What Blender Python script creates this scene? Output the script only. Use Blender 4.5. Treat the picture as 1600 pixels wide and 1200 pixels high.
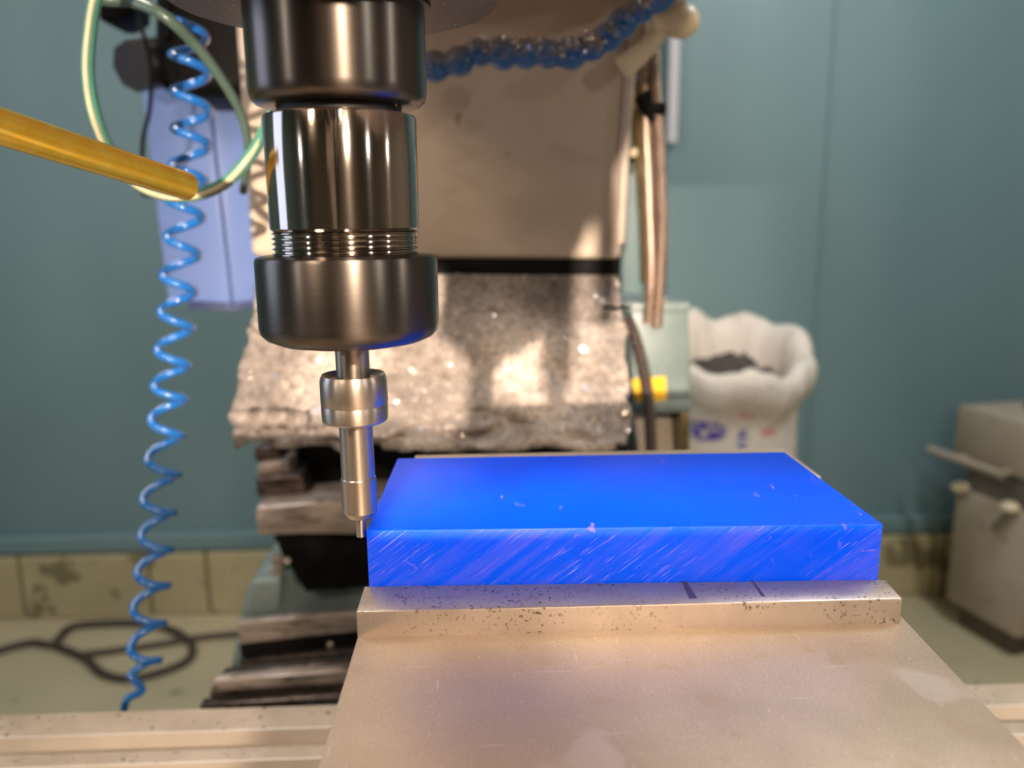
import bpy, bmesh, math, random
import numpy as np
from mathutils import Vector, Matrix, noise

random.seed(7)
for o in list(bpy.data.objects):
    bpy.data.objects.remove(o)
S = bpy.context.scene
C = S.collection

# ------------------------------------------------------------------ camera
F = 1250.0
CAM = Vector((.0343, -.2166, .0860))
YAW, PITCH, ROLL = .0351, .1994, .0106
fw = Vector((math.sin(YAW)*math.cos(PITCH), math.cos(YAW)*math.cos(PITCH), -math.sin(PITCH)))
r0 = Vector((math.cos(YAW), -math.sin(YAW), 0))
d0 = fw.cross(r0)
rt = math.cos(ROLL)*r0 + math.sin(ROLL)*d0
dn = -math.sin(ROLL)*r0 + math.cos(ROLL)*d0
cd = bpy.data.cameras.new('camera')
cam = bpy.data.objects.new('camera', cd)
C.objects.link(cam)
M = Matrix.Identity(4)
for i in range(3):
    M[i][0] = rt[i]; M[i][1] = -dn[i]; M[i][2] = -fw[i]; M[i][3] = CAM[i]
cam.matrix_world = M
cd.sensor_width = 36
cd.lens = F/1600*36
cd.clip_start = .005
cd.clip_end = 50
cd.dof.use_dof = True
cd.dof.focus_distance = .232
cd.dof.aperture_fstop = 9.5
S.camera = cam

# ------------------------------------------------------------------ world, lamps, exposure
S.view_settings.view_transform = 'Standard'
S.view_settings.look = 'None'
S.view_settings.gamma = 1
S.view_settings.use_curve_mapping = False
S.view_settings.exposure = 0.0
W = bpy.data.worlds.new('world'); S.world = W; W.use_nodes = True
bgn = W.node_tree.nodes['Background']
bgn.inputs[0].default_value = (.75, .85, 1, 1)
bgn.inputs[1].default_value = .05

def area(name, loc, target, size, power, col, sizey=None, spread=180):
    l = bpy.data.lights.new(name, 'AREA')
    l.energy = power; l.color = col; l.size = size
    if sizey:
        l.shape = 'RECTANGLE'; l.size_y = sizey
    else:
        l.shape = 'DISK'
    l.spread = math.radians(spread)
    o = bpy.data.objects.new(name, l); C.objects.link(o)
    o.location = loc
    o.rotation_euler = (Vector(target)-Vector(loc)).to_track_quat('-Z', 'Y').to_euler()
    return o

WARM = (1, .77, .56)
area('work_lamp', (-.097, -.95, .165), (.03, .4, .01), .013, 2.0, (1, .80, .64), None, 31)
area('work_lamp', (.26, -.85, .42), (.05, 0, 0), .06, 9.5, WARM)
area('work_lamp', (-.45, -.60, .60), (.05, -.05, 0), .16, 4, WARM)
area('bulb', (1.25, -1.1, .55), (0, 0, .1), .03, 2.5, (1, .93, .85))
area('bulb', (1.9, -.3, .5), (0, 0, .1), .03, 2.5, (1, .9, .8))
area('bulb', (-1.5, -1.1, .5), (0, 0, .1), .03, 2.5, (1, .9, .8))
area('ceiling_tube', (-.9, .9, 1.62), (-.9, 1.6, -.6), .12, 27, (1, .93, .84), 1.2)
area('ceiling_tube', (1.2, .9, 1.62), (1.1, 1.6, -.4), .12, 40, (.92, .97, 1), 1.2)
area('ceiling_tube', (.3, -1.4, 1.62), (.2, 0, -.4), .12, 14, (1, .9, .78), 1.2)
area('window_light', (-2.2, .3, .5), (0, .8, -.2), .8, 8, (.62, .72, 1), 1.2)

# ------------------------------------------------------------------ helpers
def ray(px, py):
    return fw + rt*((px-800)/F) + dn*((py-600)/F)
def at(px, py, Y):
    d = ray(px, py); return CAM + d*((Y-CAM.y)/d.y)
def onz(px, py, z):
    d = ray(px, py); return CAM + d*((z-CAM.z)/d.z)
def pxm(p):                                  # metres per pixel at a point
    return (Vector(p)-CAM).dot(fw)/F

def new(name, bm, mat, parent=None, smooth=None, kind=None):
    me = bpy.data.meshes.new(name)
    bmesh.ops.recalc_face_normals(bm, faces=bm.faces)
    bm.to_mesh(me); bm.free()
    if mat: me.materials.append(mat)
    if smooth is not None:
        me.polygons.foreach_set('use_smooth', [True]*len(me.polygons))
        me.set_sharp_from_angle(angle=math.radians(smooth))
    o = bpy.data.objects.new(name, me); C.objects.link(o)
    if parent: o.parent = parent
    if kind: o['kind'] = kind
    return o
def tag(o, label, cat, group=None, kind=None):
    o['label'] = label; o['category'] = cat
    if group: o['group'] = group
    if kind: o['kind'] = kind
    return o
def empty(name, loc, label, cat, group=None):
    o = bpy.data.objects.new(name, None); C.objects.link(o)
    o.location = loc; o.empty_display_size = .02
    return tag(o, label, cat, group)
def fixparents():
    # children were authored in world space: keep them there, parents first
    def down(o):
        bpy.context.view_layer.update()
        inv = o.matrix_world.inverted()
        for c in o.children:
            c.matrix_parent_inverse = inv
        for c in o.children:
            if c.children: down(c)
    for o in list(bpy.data.objects):
        if o.parent is None and o.children: down(o)

def box(bm, lo, hi, rot=None, bevel=0, seg=2):
    lo = Vector(lo); hi = Vector(hi)
    r = bmesh.ops.create_cube(bm, size=1)
    vs = r['verts']; c = (lo+hi)/2; s = hi-lo
    for v in vs:
        v.co = Vector((v.co.x*s.x, v.co.y*s.y, v.co.z*s.z))
        if rot: v.co = rot @ v.co
        v.co += c
    if bevel:
        es = list({e for v in vs for e in v.link_edges})
        bmesh.ops.bevel(bm, geom=es, offset=bevel, segments=seg, profile=.5, affect='EDGES')
    return bm
def B():
    return bmesh.new()
def bx(lo, hi, bevel=0, seg=2):
    return box(B(), lo, hi, None, bevel, seg)
def prism(front, off, bevel=0, seg=2, bm=None):
    """closed polygon 'front' extruded by vector off"""
    bm = bm or B(); off = Vector(off)
    a = [bm.verts.new(p) for p in front]; b = [bm.verts.new(Vector(p)+off) for p in front]
    fs = [bm.faces.new(a), bm.faces.new(b[::-1])]
    n = len(a)
    for i in range(n):
        fs.append(bm.faces.new([a[i], a[(i+1) % n], b[(i+1) % n], b[i]]))
    if bevel:
        es = list({e for f in fs for e in f.edges})
        bmesh.ops.bevel(bm, geom=es, offset=bevel, segments=seg, profile=.5, affect='EDGES')
    return bm
def slab(pts, Y, depth, bevel=0, seg=2):
    return prism([at(x, y, Y) for x, y in pts], (0, depth, 0), bevel, seg)
def lathe(prof, cx, cy, seg=96, bm=None, cap=True):
    """prof: list of (r, z) top to bottom around a vertical axis"""
    bm = bm or B(); rings = []
    for r, z in prof:
        rings.append([bm.verts.new((cx+r*math.cos(2*math.pi*k/seg), cy+r*math.sin(2*math.pi*k/seg), z)) for k in range(seg)])
    for a, b in zip(rings, rings[1:]):
        for k in range(seg):
            bm.faces.new([a[k], a[(k+1) % seg], b[(k+1) % seg], b[k]])
    if cap:
        bm.faces.new(rings[0]); bm.faces.new(rings[-1][::-1])
    return bm
def catmull(P, n):
    P = [Vector(p) for p in P]
    out = []
    Q = [2*P[0]-P[1]] + P + [2*P[-1]-P[-2]]
    for i in range(1, len(Q)-2):
        for k in range(n):
            t = k/n
            a, b, c, d = Q[i-1], Q[i], Q[i+1], Q[i+2]
            out.append(.5*((2*b)+(c-a)*t+(2*a-5*b+4*c-d)*t*t+(3*b-a-3*c+d)*t**3))
    out.append(P[-1]); return out
def tube(path, rad, seg=12, bm=None, cap=True):
    bm = bm or B()
    n = len(path); path = [Vector(p) for p in path]
    T = [(path[min(i+1, n-1)]-path[max(i-1, 0)]).normalized() for i in range(n)]
    u = T[0].orthogonal().normalized(); rings = []
    for i in range(n):
        u = (u - T[i]*u.dot(T[i])).normalized(); v = T[i].cross(u)
        r = rad(i/(n-1)) if callable(rad) else rad
        rings.append([bm.verts.new(path[i]+r*(u*math.cos(2*math.pi*k/seg)+v*math.sin(2*math.pi*k/seg))) for k in range(seg)])
    for a, b in zip(rings, rings[1:]):
        for k in range(seg):
            bm.faces.new([a[k], a[(k+1) % seg], b[(k+1) % seg], b[k]])
    if cap:
        bm.faces.new(rings[0]); bm.faces.new(rings[-1][::-1])
    return bm
def cyl(a, b, r, seg=24, bm=None):
    return tube([a, b], r, seg, bm)
def ball(c, r, sc=(1, 1, 1), bm=None, u=24, v=16):
    bm = bm or B()
    q = bmesh.ops.create_uvsphere(bm, u_segments=u, v_segments=v, radius=r)
    for w in q['verts']:
        w.co = Vector((w.co.x*sc[0], w.co.y*sc[1], w.co.z*sc[2])) + Vector(c)
    return bm

# ------------------------------------------------------------------ materials
class Mt:
    def __init__(s, name, base=(.5, .5, .5), rough=.5, metal=0, **kw):
        s.m = bpy.data.materials.new(name); s.m.use_nodes = True
        s.t = s.m.node_tree; s.p = s.t.nodes['Principled BSDF']
        s.p.inputs['Base Color'].default_value = (*base, 1)
        s.p.inputs['Roughness'].default_value = rough
        s.p.inputs['Metallic'].default_value = metal
        for k, v in kw.items():
            s.p.inputs[k.replace('_', ' ')].default_value = v
    def n(s, typ, **kw):
        nd = s.t.nodes.new(typ)
        for k, v in kw.items():
            if k in nd.inputs: nd.inputs[k].default_value = v
            else: setattr(nd, k, v)
        return nd
    def l(s, a, b): s.t.links.new(a, b)
    def coord(s, scale=(1, 1, 1), rot=(0, 0, 0), loc=(0, 0, 0)):
        tc = s.n('ShaderNodeTexCoord'); mp = s.n('ShaderNodeMapping')
        mp.inputs['Scale'].default_value = scale; mp.inputs['Rotation'].default_value = rot
        mp.inputs['Location'].default_value = loc
        s.l(tc.outputs['Object'], mp.inputs['Vector']); return mp.outputs[0]
    def noise(s, vec, scale=5, detail=4, rough=.55, dist=0):
        nd = s.n('ShaderNodeTexNoise'); nd.inputs['Scale'].default_value = scale
        nd.inputs['Detail'].default_value = detail; nd.inputs['Roughness'].default_value = rough
        nd.inputs['Distortion'].default_value = dist
        s.l(vec, nd.inputs['Vector']); return nd.outputs['Fac']
    def ramp(s, fac, stops):
        r = s.n('ShaderNodeValToRGB'); el = r.color_ramp.elements
        while len(el) < len(stops): el.new(.5)
        for e, (p, c) in zip(el, stops):
            e.position = p; e.color = (*c, 1) if not isinstance(c, (int, float)) else (c, c, c, 1)
        s.l(fac, r.inputs[0]); return r.outputs[0]
    def mix(s, fac, a, b, mode='MIX'):
        m = s.n('ShaderNodeMix', data_type='RGBA', blend_type=mode)
        for sock, v in ((m.inputs[0], fac), (m.inputs[6], a), (m.inputs[7], b)):
            if isinstance(v, (int, float)): sock.default_value = v
            elif isinstance(v, tuple): sock.default_value = (*v, 1)
            else: s.l(v, sock)
        return m.outputs[2]
    def col(s, v): s.l(v, s.p.inputs['Base Color'])
    def rgh(s, v): s.l(v, s.p.inputs['Roughness'])
    def bump(s, h, strength=.3, dist=.001):
        b = s.n('ShaderNodeBump'); b.inputs['Strength'].default_value = strength; b.inputs['Distance'].default_value = dist
        s.l(h, b.inputs['Height']); s.l(b.outputs[0], s.p.inputs['Normal'])
    def aniso(s, amt=.8):
        t = s.n('ShaderNodeTangent'); t.direction_type = 'RADIAL'; t.axis = 'Z'
        s.p.inputs['Anisotropic'].default_value = amt; s.p.inputs['Anisotropic Rotation'].default_value = .25
        s.l(t.outputs[0], s.p.inputs['Tangent'])

def turned(name, a, b, rough, an=.75):
    m = Mt(name, a, rough, 1)
    m.aniso(an)
    v = m.coord((6, 6, 1)); f = m.noise(v, 1, 2)
    v2 = m.coord((8, 8, 5000)); g = m.noise(v2, 1, 3, .7)
    m.col(m.mix(g, a, b))
    m.rgh(m.ramp(g, [(.3, rough*.9), (.75, rough*1.15)]))
    m.bump(g, .02, .00002)
    return m.m
M_body = turned('turned_steel', (.42, .365, .32), (.58, .515, .455), .115)
M_dark = turned('oiled_dark_steel', (.13, .112, .10), (.18, .158, .14), .33)
M_find = turned('satin_ground_steel', (.52, .445, .375), (.64, .56, .48), .36, .6)
M_blackring = Mt('black_ring', (.01, .01, .011), .5).m

def worn(name, a, b, rough, metal, sc, bumps=.2, spots=None, stretch=(1, 1, 1), bd=.0005):
    m = Mt(name, a, rough, metal)
    v = m.coord(stretch)
    f = m.noise(v, sc, 6, .6); c = m.mix(m.ramp(f, [(.35, 0.), (.65, 1.)]), a, b)
    if spots:
        sv = m.noise(v, sc*spots[1], 3, .5)
        c = m.mix(m.ramp(sv, [(spots[2], 0.), (spots[2]+.04, 1.)]), c, spots[0])
    m.col(c)
    m.rgh(m.ramp(f, [(.2, rough*.8), (.8, min(1, rough*1.25))]))
    m.bump(m.noise(v, sc*4, 5, .7), bumps, bd)
    return m

# vise steel: ground, with light brushing, brown tint and pits
m = Mt('ground_vise_steel', (.55, .46, .38), .34, .55)
v = m.coord((1, 1, 1)); big = m.noise(v, 22, 4); fine = m.noise(m.coord((1500, 60, 300)), 1, 3, .6)
fine2 = m.noise(m.coord((1, 1.6, 1)), 2300, 3, .7)
c = m.mix(m.ramp(big, [(.35, 0.), (.65, 1.)]), (.58, .46, .35), (.68, .56, .44))
c = m.mix(m.ramp(m.noise(v, 75, 3), [(.60, 0.), (.72, .55)]), c, (.52, .36, .20))
c = m.mix(m.ramp(fine2, [(.34, .65), (.55, 0.)]), c, (.26, .21, .17))
c = m.mix(m.ramp(m.noise(m.coord((1, 1, 1)), 900, 2, .5), [(.70, 0.), (.75, .8)]), c, (.85, .78, .70))
c = m.mix(m.ramp(m.noise(m.coord((1, 1, 1), (0, 0, 0), (3, 1, 2)), 28, 2), [(.66, 0.), (.69, .35)]), c, (.80, .70, .66))
for an_, sd_, sc_ in ((.12, 1, (50, 1700, 1)), (1.2, 5, (1700, 60, 1)), (-.35, 9, (40, 1700, 1))):
    c = m.mix(m.ramp(m.noise(m.coord(sc_, (0, 0, an_), (sd_, sd_, 0)), 1, 1, .5), [(.765, 0.), (.785, .6)]), c, (.95, .88, .78))
m.col(c); m.rgh(m.ramp(big, [(.3, .42), (.7, .55)]))
m.bump(m.mix(.5, fine2, fine), .08, .0001)
M_vise = m.m
m = Mt('jaw_plate_steel', (.5, .42, .40), .25, .7)
v = m.coord(); fine = m.noise(m.coord((60, 1500, 300)), 1, 3, .6)
pit = m.noise(v, 850, 3, .6); reg = m.noise(v, 30, 2)
msk = m.mix(1., m.ramp(pit, [(.60, 0.), (.635, .9)]), m.ramp(reg, [(.38, 0.), (.52, 1.)]), 'MULTIPLY')
c = m.mix(m.ramp(m.noise(v, 40, 4), [(.35, 0.), (.7, 1.)]), (.40, .33, .28), (.51, .43, .365))
c = m.mix(msk, c, (.10, .07, .045))
m.col(c); m.rgh(m.ramp(m.noise(v, 90, 3), [(.3, .34), (.7, .46)]))
m.bump(fine, .12, .0002)
M_jaw = m.m

# blue plastic: solid saturated colour, saw scratches on the sawn (front) face, nicks on the top
m = Mt('blue_plastic', (.0, .11, .95), .42, Specular_IOR_Level=.12)
m.p.inputs['Subsurface Weight'].default_value = .25
m.p.inputs['Subsurface Radius'].default_value = (.0005, .002, .006)
m.p.inputs['Subsurface Scale'].default_value = 1
A = math.radians(-52)
vs = m.coord((1, 1, 1), (0, A, 0))
st = m.n('ShaderNodeMapping'); st.inputs['Scale'].default_value = (1500, 300, 40); m.l(vs, st.inputs['Vector'])
# rotate about Y so local z runs along the saw marks
scr = m.noise(st.outputs[0], 1, 4, .75)
st2 = m.n('ShaderNodeMapping'); st2.inputs['Scale'].default_value = (420, 100, 18); m.l(vs, st2.inputs['Vector'])
scr2 = m.noise(st2.outputs[0], 1, 3, .6)
patch = m.noise(m.coord((1, 1, 1)), 34, 2)
geo = m.n('ShaderNodeNewGeometry'); sep = m.n('ShaderNodeSeparateXYZ'); m.l(geo.outputs['True Normal'], sep.inputs[0])
neg = m.n('ShaderNodeMath', operation='MULTIPLY'); neg.inputs[1].default_value = -1; m.l(sep.outputs['Y'], neg.inputs[0])
front = m.ramp(neg.outputs[0], [(.5, 0.), (.7, 1.)])
marks = m.mix(1., m.ramp(scr, [(.56, 0.), (.74, .8)]), m.ramp(patch, [(.40, .10), (.60, .8)]), 'MULTIPLY')
haze = m.mix(1., m.ramp(scr2, [(.40, 0.), (.70, .30)]), m.ramp(patch, [(.40, .1), (.60, 1.)]), 'MULTIPLY')
allm = m.mix(1., marks, haze, 'ADD')
fm = m.mix(1., allm, front, 'MULTIPLY')
st3 = m.n('ShaderNodeMapping'); st3.inputs['Scale'].default_value = (2600, 300, 90); m.l(vs, st3.inputs['Vector'])
crisp = m.mix(1., m.ramp(m.noise(st3.outputs[0], 1, 2, .6), [(.63, 0.), (.70, .55)]), m.ramp(m.noise(m.coord((1, 1, 1), (0, 0, 0), (2, 0, 1)), 55, 2), [(.42, 0.), (.60, 1.)]), 'MULTIPLY')
crisp = m.mix(1., crisp, front, 'MULTIPLY')
nick = m.ramp(m.noise(m.coord((1, .6, 1), (0, 0, .5)), 210, 4, .6, .6), [(.63, 0.), (.69, .9)])
nick = m.mix(1., nick, m.ramp(m.noise(m.coord(), 25, 1), [(.5, 0.), (.6, 1.)]), 'MULTIPLY')
tot = m.mix(1., fm, nick, 'ADD')
c = m.mix(m.noise(m.coord(), 18, 2), (.0, .060, .88), (.0, .095, 1.))
c = m.mix(tot, c, (.17, .13, .72)); c = m.mix(crisp, c, (.42, .36, .85))
m.col(c); m.rgh(m.ramp(tot, [(0., .40), (1., .6)]))
m.bump(scr, .10, .0001)
M_blue = m.m

M_cream = worn('cream_paint', (.50, .42, .33), (.56, .47, .38), .42, 0, 9, .05, ((.30, .24, .19), 5, .70)).m
M_teal = worn('teal_machine_paint', (.15, .205, .20), (.19, .245, .24), .4, 0, 25, .1, ((.34, .33, .27), 6, .66)).m
m = worn('black_rubber_and_void', (.004, .004, .0045), (.009, .008, .0075), .7, 0, 60, .3); m.p.inputs['Specular IOR Level'].default_value = .12  # near black, for real rubber and for the shaded void under the apron
M_rubber_void = m.m
m = worn('black_plastic', (.004, .004, .005), (.008, .0075, .008), .5, 0, 60, .05); m.p.inputs['Specular IOR Level'].default_value = .08
M_black = m.m
M_grease = worn('greasy_steel', (.07, .055, .048), (.24, .19, .165), .32, .85, 40, .3, ((.02, .015, .012), 3, .6), (1, 1, 4), .001).m
M_plate = worn('steel_sheet', (.34, .28, .24), (.66, .56, .49), .38, .6, 45, .25, ((.08, .06, .05), 3, .62), (.5, 1, 4), .001).m
m = worn('flange_steel', (.07, .055, .048), (.12, .10, .088), .42, .8, 60, .3, ((.9, .85, .8), 14, .70))
M_flange = m.m
# rubber apron wet with chips
m = Mt('chip_covered_rubber', (.1, .08, .07), .5)
v = m.coord(); a_ = m.noise(v, 240, 6, .75); b_ = m.noise(v, 14, 4)
c = m.mix(m.ramp(a_, [(.30, 0.), (.62, 1.)]), (.10, .082, .07), (.66, .57, .50))
c = m.mix(m.ramp(b_, [(.38, .72), (.60, 0.)]), c, (.10, .08, .068))
c = m.mix(m.ramp(m.noise(v, 420, 2), [(.64, 0.), (.70, 1.)]), c, (.75, .68, .62))
c = m.mix(m.ramp(m.noise(m.coord((1, 1, 1), (0, 0, 0), (5, 3, 1)), 60, 2), [(.70, 0.), (.73, .35)]), c, (.20, .32, .62))
m.col(c); m.rgh(m.ramp(a_, [(.3, .30), (.7, .6)])); m.bump(a_, .8, .0022)
m.p.inputs['Metallic'].default_value = .1
M_apron = m.m
M_chip = Mt('bright_chip', (.75, .68, .60), .25, 1).m
M_blueair = Mt('blue_air_hose', (.01, .12, .42), .16, 0, Coat_Weight=.6).m
M_brass = worn('brass', (.95, .56, .05), (1., .66, .10), .2, .85, 160, .06, None, (1, 1, 1), .0002).m
m = Mt('clear_green_tube', (.08, .26, .20), .18); m.p.inputs['Transmission Weight'].default_value = .3; m.p.inputs['IOR'].default_value = 1.35
M_tube = m.m
M_tubestripe = Mt('yellowed_tube_core', (.42, .36, .22), .4).m
M_perib = worn('periwinkle_panel', (.20, .31, .68), (.23, .34, .72), .38, 0, 10, .02).m
M_perid = Mt('dark_blue_edge', (.05, .08, .20), .5).m
m = Mt('dirty_blue_segment', (.02, .22, .60), .2)
v = m.coord(); nz = m.noise(v, 95, 4, .7)
geo = m.n('ShaderNodeNewGeometry'); sep = m.n('ShaderNodeSeparateXYZ'); m.l(geo.outputs['Normal'], sep.inputs[0])
ad = m.n('ShaderNodeMath', operation='MULTIPLY_ADD'); ad.inputs[1].default_value = .22; m.l(sep.outputs['Z'], ad.inputs[0]); m.l(nz, ad.inputs[2])
c = m.mix(m.ramp(ad.outputs[0], [(.44, 0.), (.60, .9)]), (.008, .10, .32), (.20, .19, .19))
c = m.mix(m.ramp(m.noise(v, 700, 2), [(.66, 0.), (.72, .8)]), c, (.6, .57, .55))
m.col(c); m.rgh(m.ramp(ad.outputs[0], [(.4, .12), (.6, .5)])); m.bump(m.noise(v, 600, 3), .4, .0005)
M_seg = m.m
M_cond = worn('brown_conduit', (.23, .16, .12), (.32, .24, .19), .35, .6, 60, .1).m
M_olive = worn('olive_conduit', (.16, .12, .05), (.22, .17, .07), .3, .5, 60, .1).m
M_ivory = worn('ivory_fitting', (.62, .52, .34), (.70, .60, .42), .35, 0, 40, .05).m
M_yellow = Mt('yellow_label', (.85, .50, .01), .5).m
M_wire = Mt('dark_cable', (.05, .035, .028), .5).m

# sack cloth
m = Mt('white_woven_sack', (.62, .56, .50), .62)
v = m.coord(); c = m.mix(m.noise(v, 9, 4), (.56, .50, .43), (.70, .64, .57))
tc = m.n('ShaderNodeTexCoord'); 
def blob(cx, cz, sx, sz, col, c, sc=60, th=.48):
    mp = m.n('ShaderNodeMapping'); mp.vector_type = 'POINT'
    mp.inputs['Location'].default_value = (-cx/sx, 0, -cz/sz); mp.inputs['Scale'].default_value = (1/sx, 0, 1/sz)
    m.l(tc.outputs['Object'], mp.inputs['Vector'])
    ln = m.n('ShaderNodeVectorMath', operation='LENGTH'); m.l(mp.outputs[0], ln.inputs[0])
    k = m.ramp(ln.outputs['Value'], [(.75, 1.), (1., 0.)])
    k = m.mix(1., k, m.ramp(m.noise(m.coord((1, 1, 2)), sc, 2), [(th, 0.), (th+.05, 1.)]), 'MULTIPLY')
    return m.mix(k, c, col)
_a = at(1108, 680, 1.5)
c = blob(_a.x, _a.z, .055, .028, (.06, .05, .30), c, 50, .44)
_a = at(1165, 690, 1.5)
c = blob(_a.x, _a.z, .014, .03, (.10, .09, .35), c, 60, .45)
_a = at(1170, 652, 1.5)
c = blob(_a.x, _a.z, .02, .012, (.65, .22, .2), c, 60, .45)
_a = at(1205, 680, 1.5)
c = blob(_a.x, _a.z, .02, .012, (.65, .22, .2), c, 60, .45)
m.col(c); m.bump(m.noise(m.coord((1, 1, 1)), 30, 5), .6, .01)
M_sack = m.m
M_sackin = worn('sack_contents', (.035, .028, .023), (.10, .08, .065), .7, 0, 30, .8, None, (1, 1, 1), .01).m

# room
m = Mt('glossy_teal_wall', (.13, .21, .23), .30)
v = m.coord((1, 1, .35)); c = m.mix(m.ramp(m.noise(v, 1.6, 2), [(.35, 0.), (.65, 1.)]), (.135, .22, .235), (.175, .27, .28))
m.col(c); m.bump(m.noise(m.coord((1, 1, .2)), 3.2, 2), .25, .03); m.p.inputs['Roughness'].default_value = .42
M_wall = m.m
M_front = worn('beige_wall', (.34, .27, .20), (.40, .32, .24), .6, 0, 2, .02).m
M_ceil = worn('ceiling_paint', (.55, .50, .44), (.60, .55, .49), .7, 0, 2, .02).m
M_kerb = worn('yellow_kerb_paint', (.40, .34, .19), (.46, .39, .23), .45, 0, 6, .2, ((.20, .17, .09), 1.6, .60), (1, 1, 1), .003).m
M_floor = worn('olive_floor_paint', (.44, .38, .24), (.50, .43, .28), .30, 0, 2.4, .05, ((.24, .21, .13), 3, .66), (1, 1, 1), .002).m
M_cab = worn('grey_cabinet_enamel', (.34, .28, .215), (.40, .33, .255), .45, 0, 7, .05, ((.28, .22, .17), 3, .66)).m
M_cabd = worn('dark_cabinet_recess', (.13, .115, .095), (.17, .15, .12), .6, 0, 12, .1).m
M_joint = Mt('dark_joint', (.10, .08, .05), .8).m

# ------------------------------------------------------------------ room shell
ZF = -1.114
YW = 2.14                          # kerb face; wall a little behind
XL, XR, YB, ZC = -2.6, 2.9, -3.0, 1.7
new('floor', bx((XL, YB, ZF-.05), (XR, YW+.3, ZF)), M_floor, kind='structure')
new('wall_back', bx((XL, YW+.06, ZF), (XR, YW+.16, ZC)), M_wall, kind='structure')
new('wall_left', bx((XL-.1, YB, ZF), (XL, YW+.3, ZC)), M_wall, kind='structure')
new('wall_right', bx((XR, YB, ZF), (XR+.1, YW+.3, ZC)), M_front, kind='structure')
new('wall_front', bx((XL, YB-.1, ZF), (XR, YB, ZC)), M_front, kind='structure')
new('ceiling', bx((XL, YB, ZC), (XR, YW+.3, ZC+.1)), M_ceil, kind='structure')
# panel joint strip of the wall and the pale strip
xj = at(1288, 300, YW+.06).x
new('trim_1', bx((xj-.006, YW+.052, -.93), (xj+.006, YW+.062, ZC), .003), M_wall, kind='structure')
# rail on top of kerb
zk = at(200, 868, YW).z
new('trim_2', bx((XL, YW+.02, zk), (XR, YW+.062, zk+.055), .008), M_wall, kind='structure')
kerb = new('baseboard_back', bx((XL, YW+.012, ZF), (XR, YW+.062, zk-.004)), M_joint, kind='structure')
x = XL
ks = [-2.0, -1.41, -1.02, -.84, -.43, -.05, .33, .71, 1.09, 1.47, 1.85, 2.3, XR]
for k in ks:
    new('kerb_block', bx((x+.004, YW, ZF+.002), (k-.004, YW+.02, zk), .006), M_kerb, kerb)
    x = k
p = at(1052, 100, YW+.05)
tr = new('pale_strip', bx((p.x-.014, YW+.03, at(1052, 222, YW).z), (p.x+.014, YW+.06, ZC-.01), .004), Mt('lilac_white', (.55, .52, .56), .4).m)
tag(tr, 'narrow pale vertical strip on the teal wall', 'trunking')  # plain pale strip, not known to be trunking

# ------------------------------------------------------------------ plastic block, vise, table
def box8(top, zb, bevel, drop=None):
    """top: four corners (FL, FR, BR, BL) as vectors; straight down to zb"""
    bm = B()
    a = [bm.verts.new(p) for p in top]
    b = [bm.verts.new((p[0], p[1], zb)) for p in top]
    bm.faces.new(a)
    bm.faces.new(b[::-1])
    for i in range(4):
        bm.faces.new([a[i], b[i], b[(i+1) % 4], a[(i+1) % 4]])
    if bevel:
        bmesh.ops.bevel(bm, geom=list(bm.edges), offset=bevel, segments=2, profile=.5, affect='EDGES')
    return bm
FL, FR = onz(572, 829, 0), onz(1380, 819, 0)
BL, BR = onz(621, 716, 0), onz(1226, 706, 0)
blk = new('plastic_block', box8([FL, FR, BR, BL], -.026, .0004), M_blue, smooth=30)
tag(blk, 'bright blue plastic block with sawn scratched front clamped in the vise', 'block')
print('block', FL, FR, BL, BR)

vise = empty('machine_vise', (.075, -.01, -.20), 'ground steel machine vise on the slotted table gripping the blue block', 'vise')
ZJ = -.0168
zp = -.0243
j = [onz(556, 956, ZJ), onz(1411, 935, ZJ), onz(1375, 898, ZJ), onz(569, 915, ZJ)]
yb = min(FL.y, FR.y)-.0002
j[2].y = FR.y-.0003; j[3].y = FL.y-.0003
new('jaw_plate', box8(j, -.040, .0006), M_jaw, vise, 30)
def ext(a, b, t): return a+(b-a)*t
lf, ln_ = onz(559, 990, zp), onz(495, 1200, zp)
rf, rn = onz(1411, 966, zp), onz(1600, 1165, zp)
nl = lf+(ln_-lf)*((-.19-lf.y)/(ln_.y-lf.y)); nr = rf+(rn-rf)*((-.19-rf.y)/(rn.y-rf.y))
lf2 = lf+(lf-ln_).normalized()*.010; rf2 = rf+(rf-rn).normalized()*.010
lf2.y = rf2.y = j[0].y+.004
new('moving_jaw', box8([nl, nr, rf2, lf2], -.075, .0009), M_vise, vise, 30)
# fixed jaw behind the block
zfj = at(900, 708.5, .125).z
xl, xr = at(645, 713, .118).x, at(1236, 708, .118).x
yfb = max(BL.y, BR.y)+.0006
new('fixed_jaw', bx((xl, yfb+.012, -.12), (xr, .128, zfj), .001), M_vise, vise, 30)
new('jaw_plate', bx((xl+.001, yfb, -.042), (xr-.001, yfb+.0118, zfj-.0005), .0006), M_jaw, vise, 30)
new('vise_bed', bx((.012, -.17, -.174), (.138, .135, -.0755), .004), M_vise, vise, 30)
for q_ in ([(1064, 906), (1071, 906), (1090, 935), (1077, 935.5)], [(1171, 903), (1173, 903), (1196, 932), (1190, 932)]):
    new('dark_line', prism([onz(x, y, ZJ+.00003) for x, y in q_], (0, 0, -.0003)), Mt('dark_line_metal', (.10, .075, .12), .45, .5).m, vise)  # thin dark wedges laid on the jaw top
for yy in (.012, .05):
    pb = new('parallel_bar', bx((.012, yy, -.0755), (.138, yy+.008, -.0262), .0005), M_vise, smooth=30)
    tag(pb, 'hidden steel parallel bar under the %s edge of the blue block' % ('front' if yy < .03 else 'back'), 'parallel')

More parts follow.
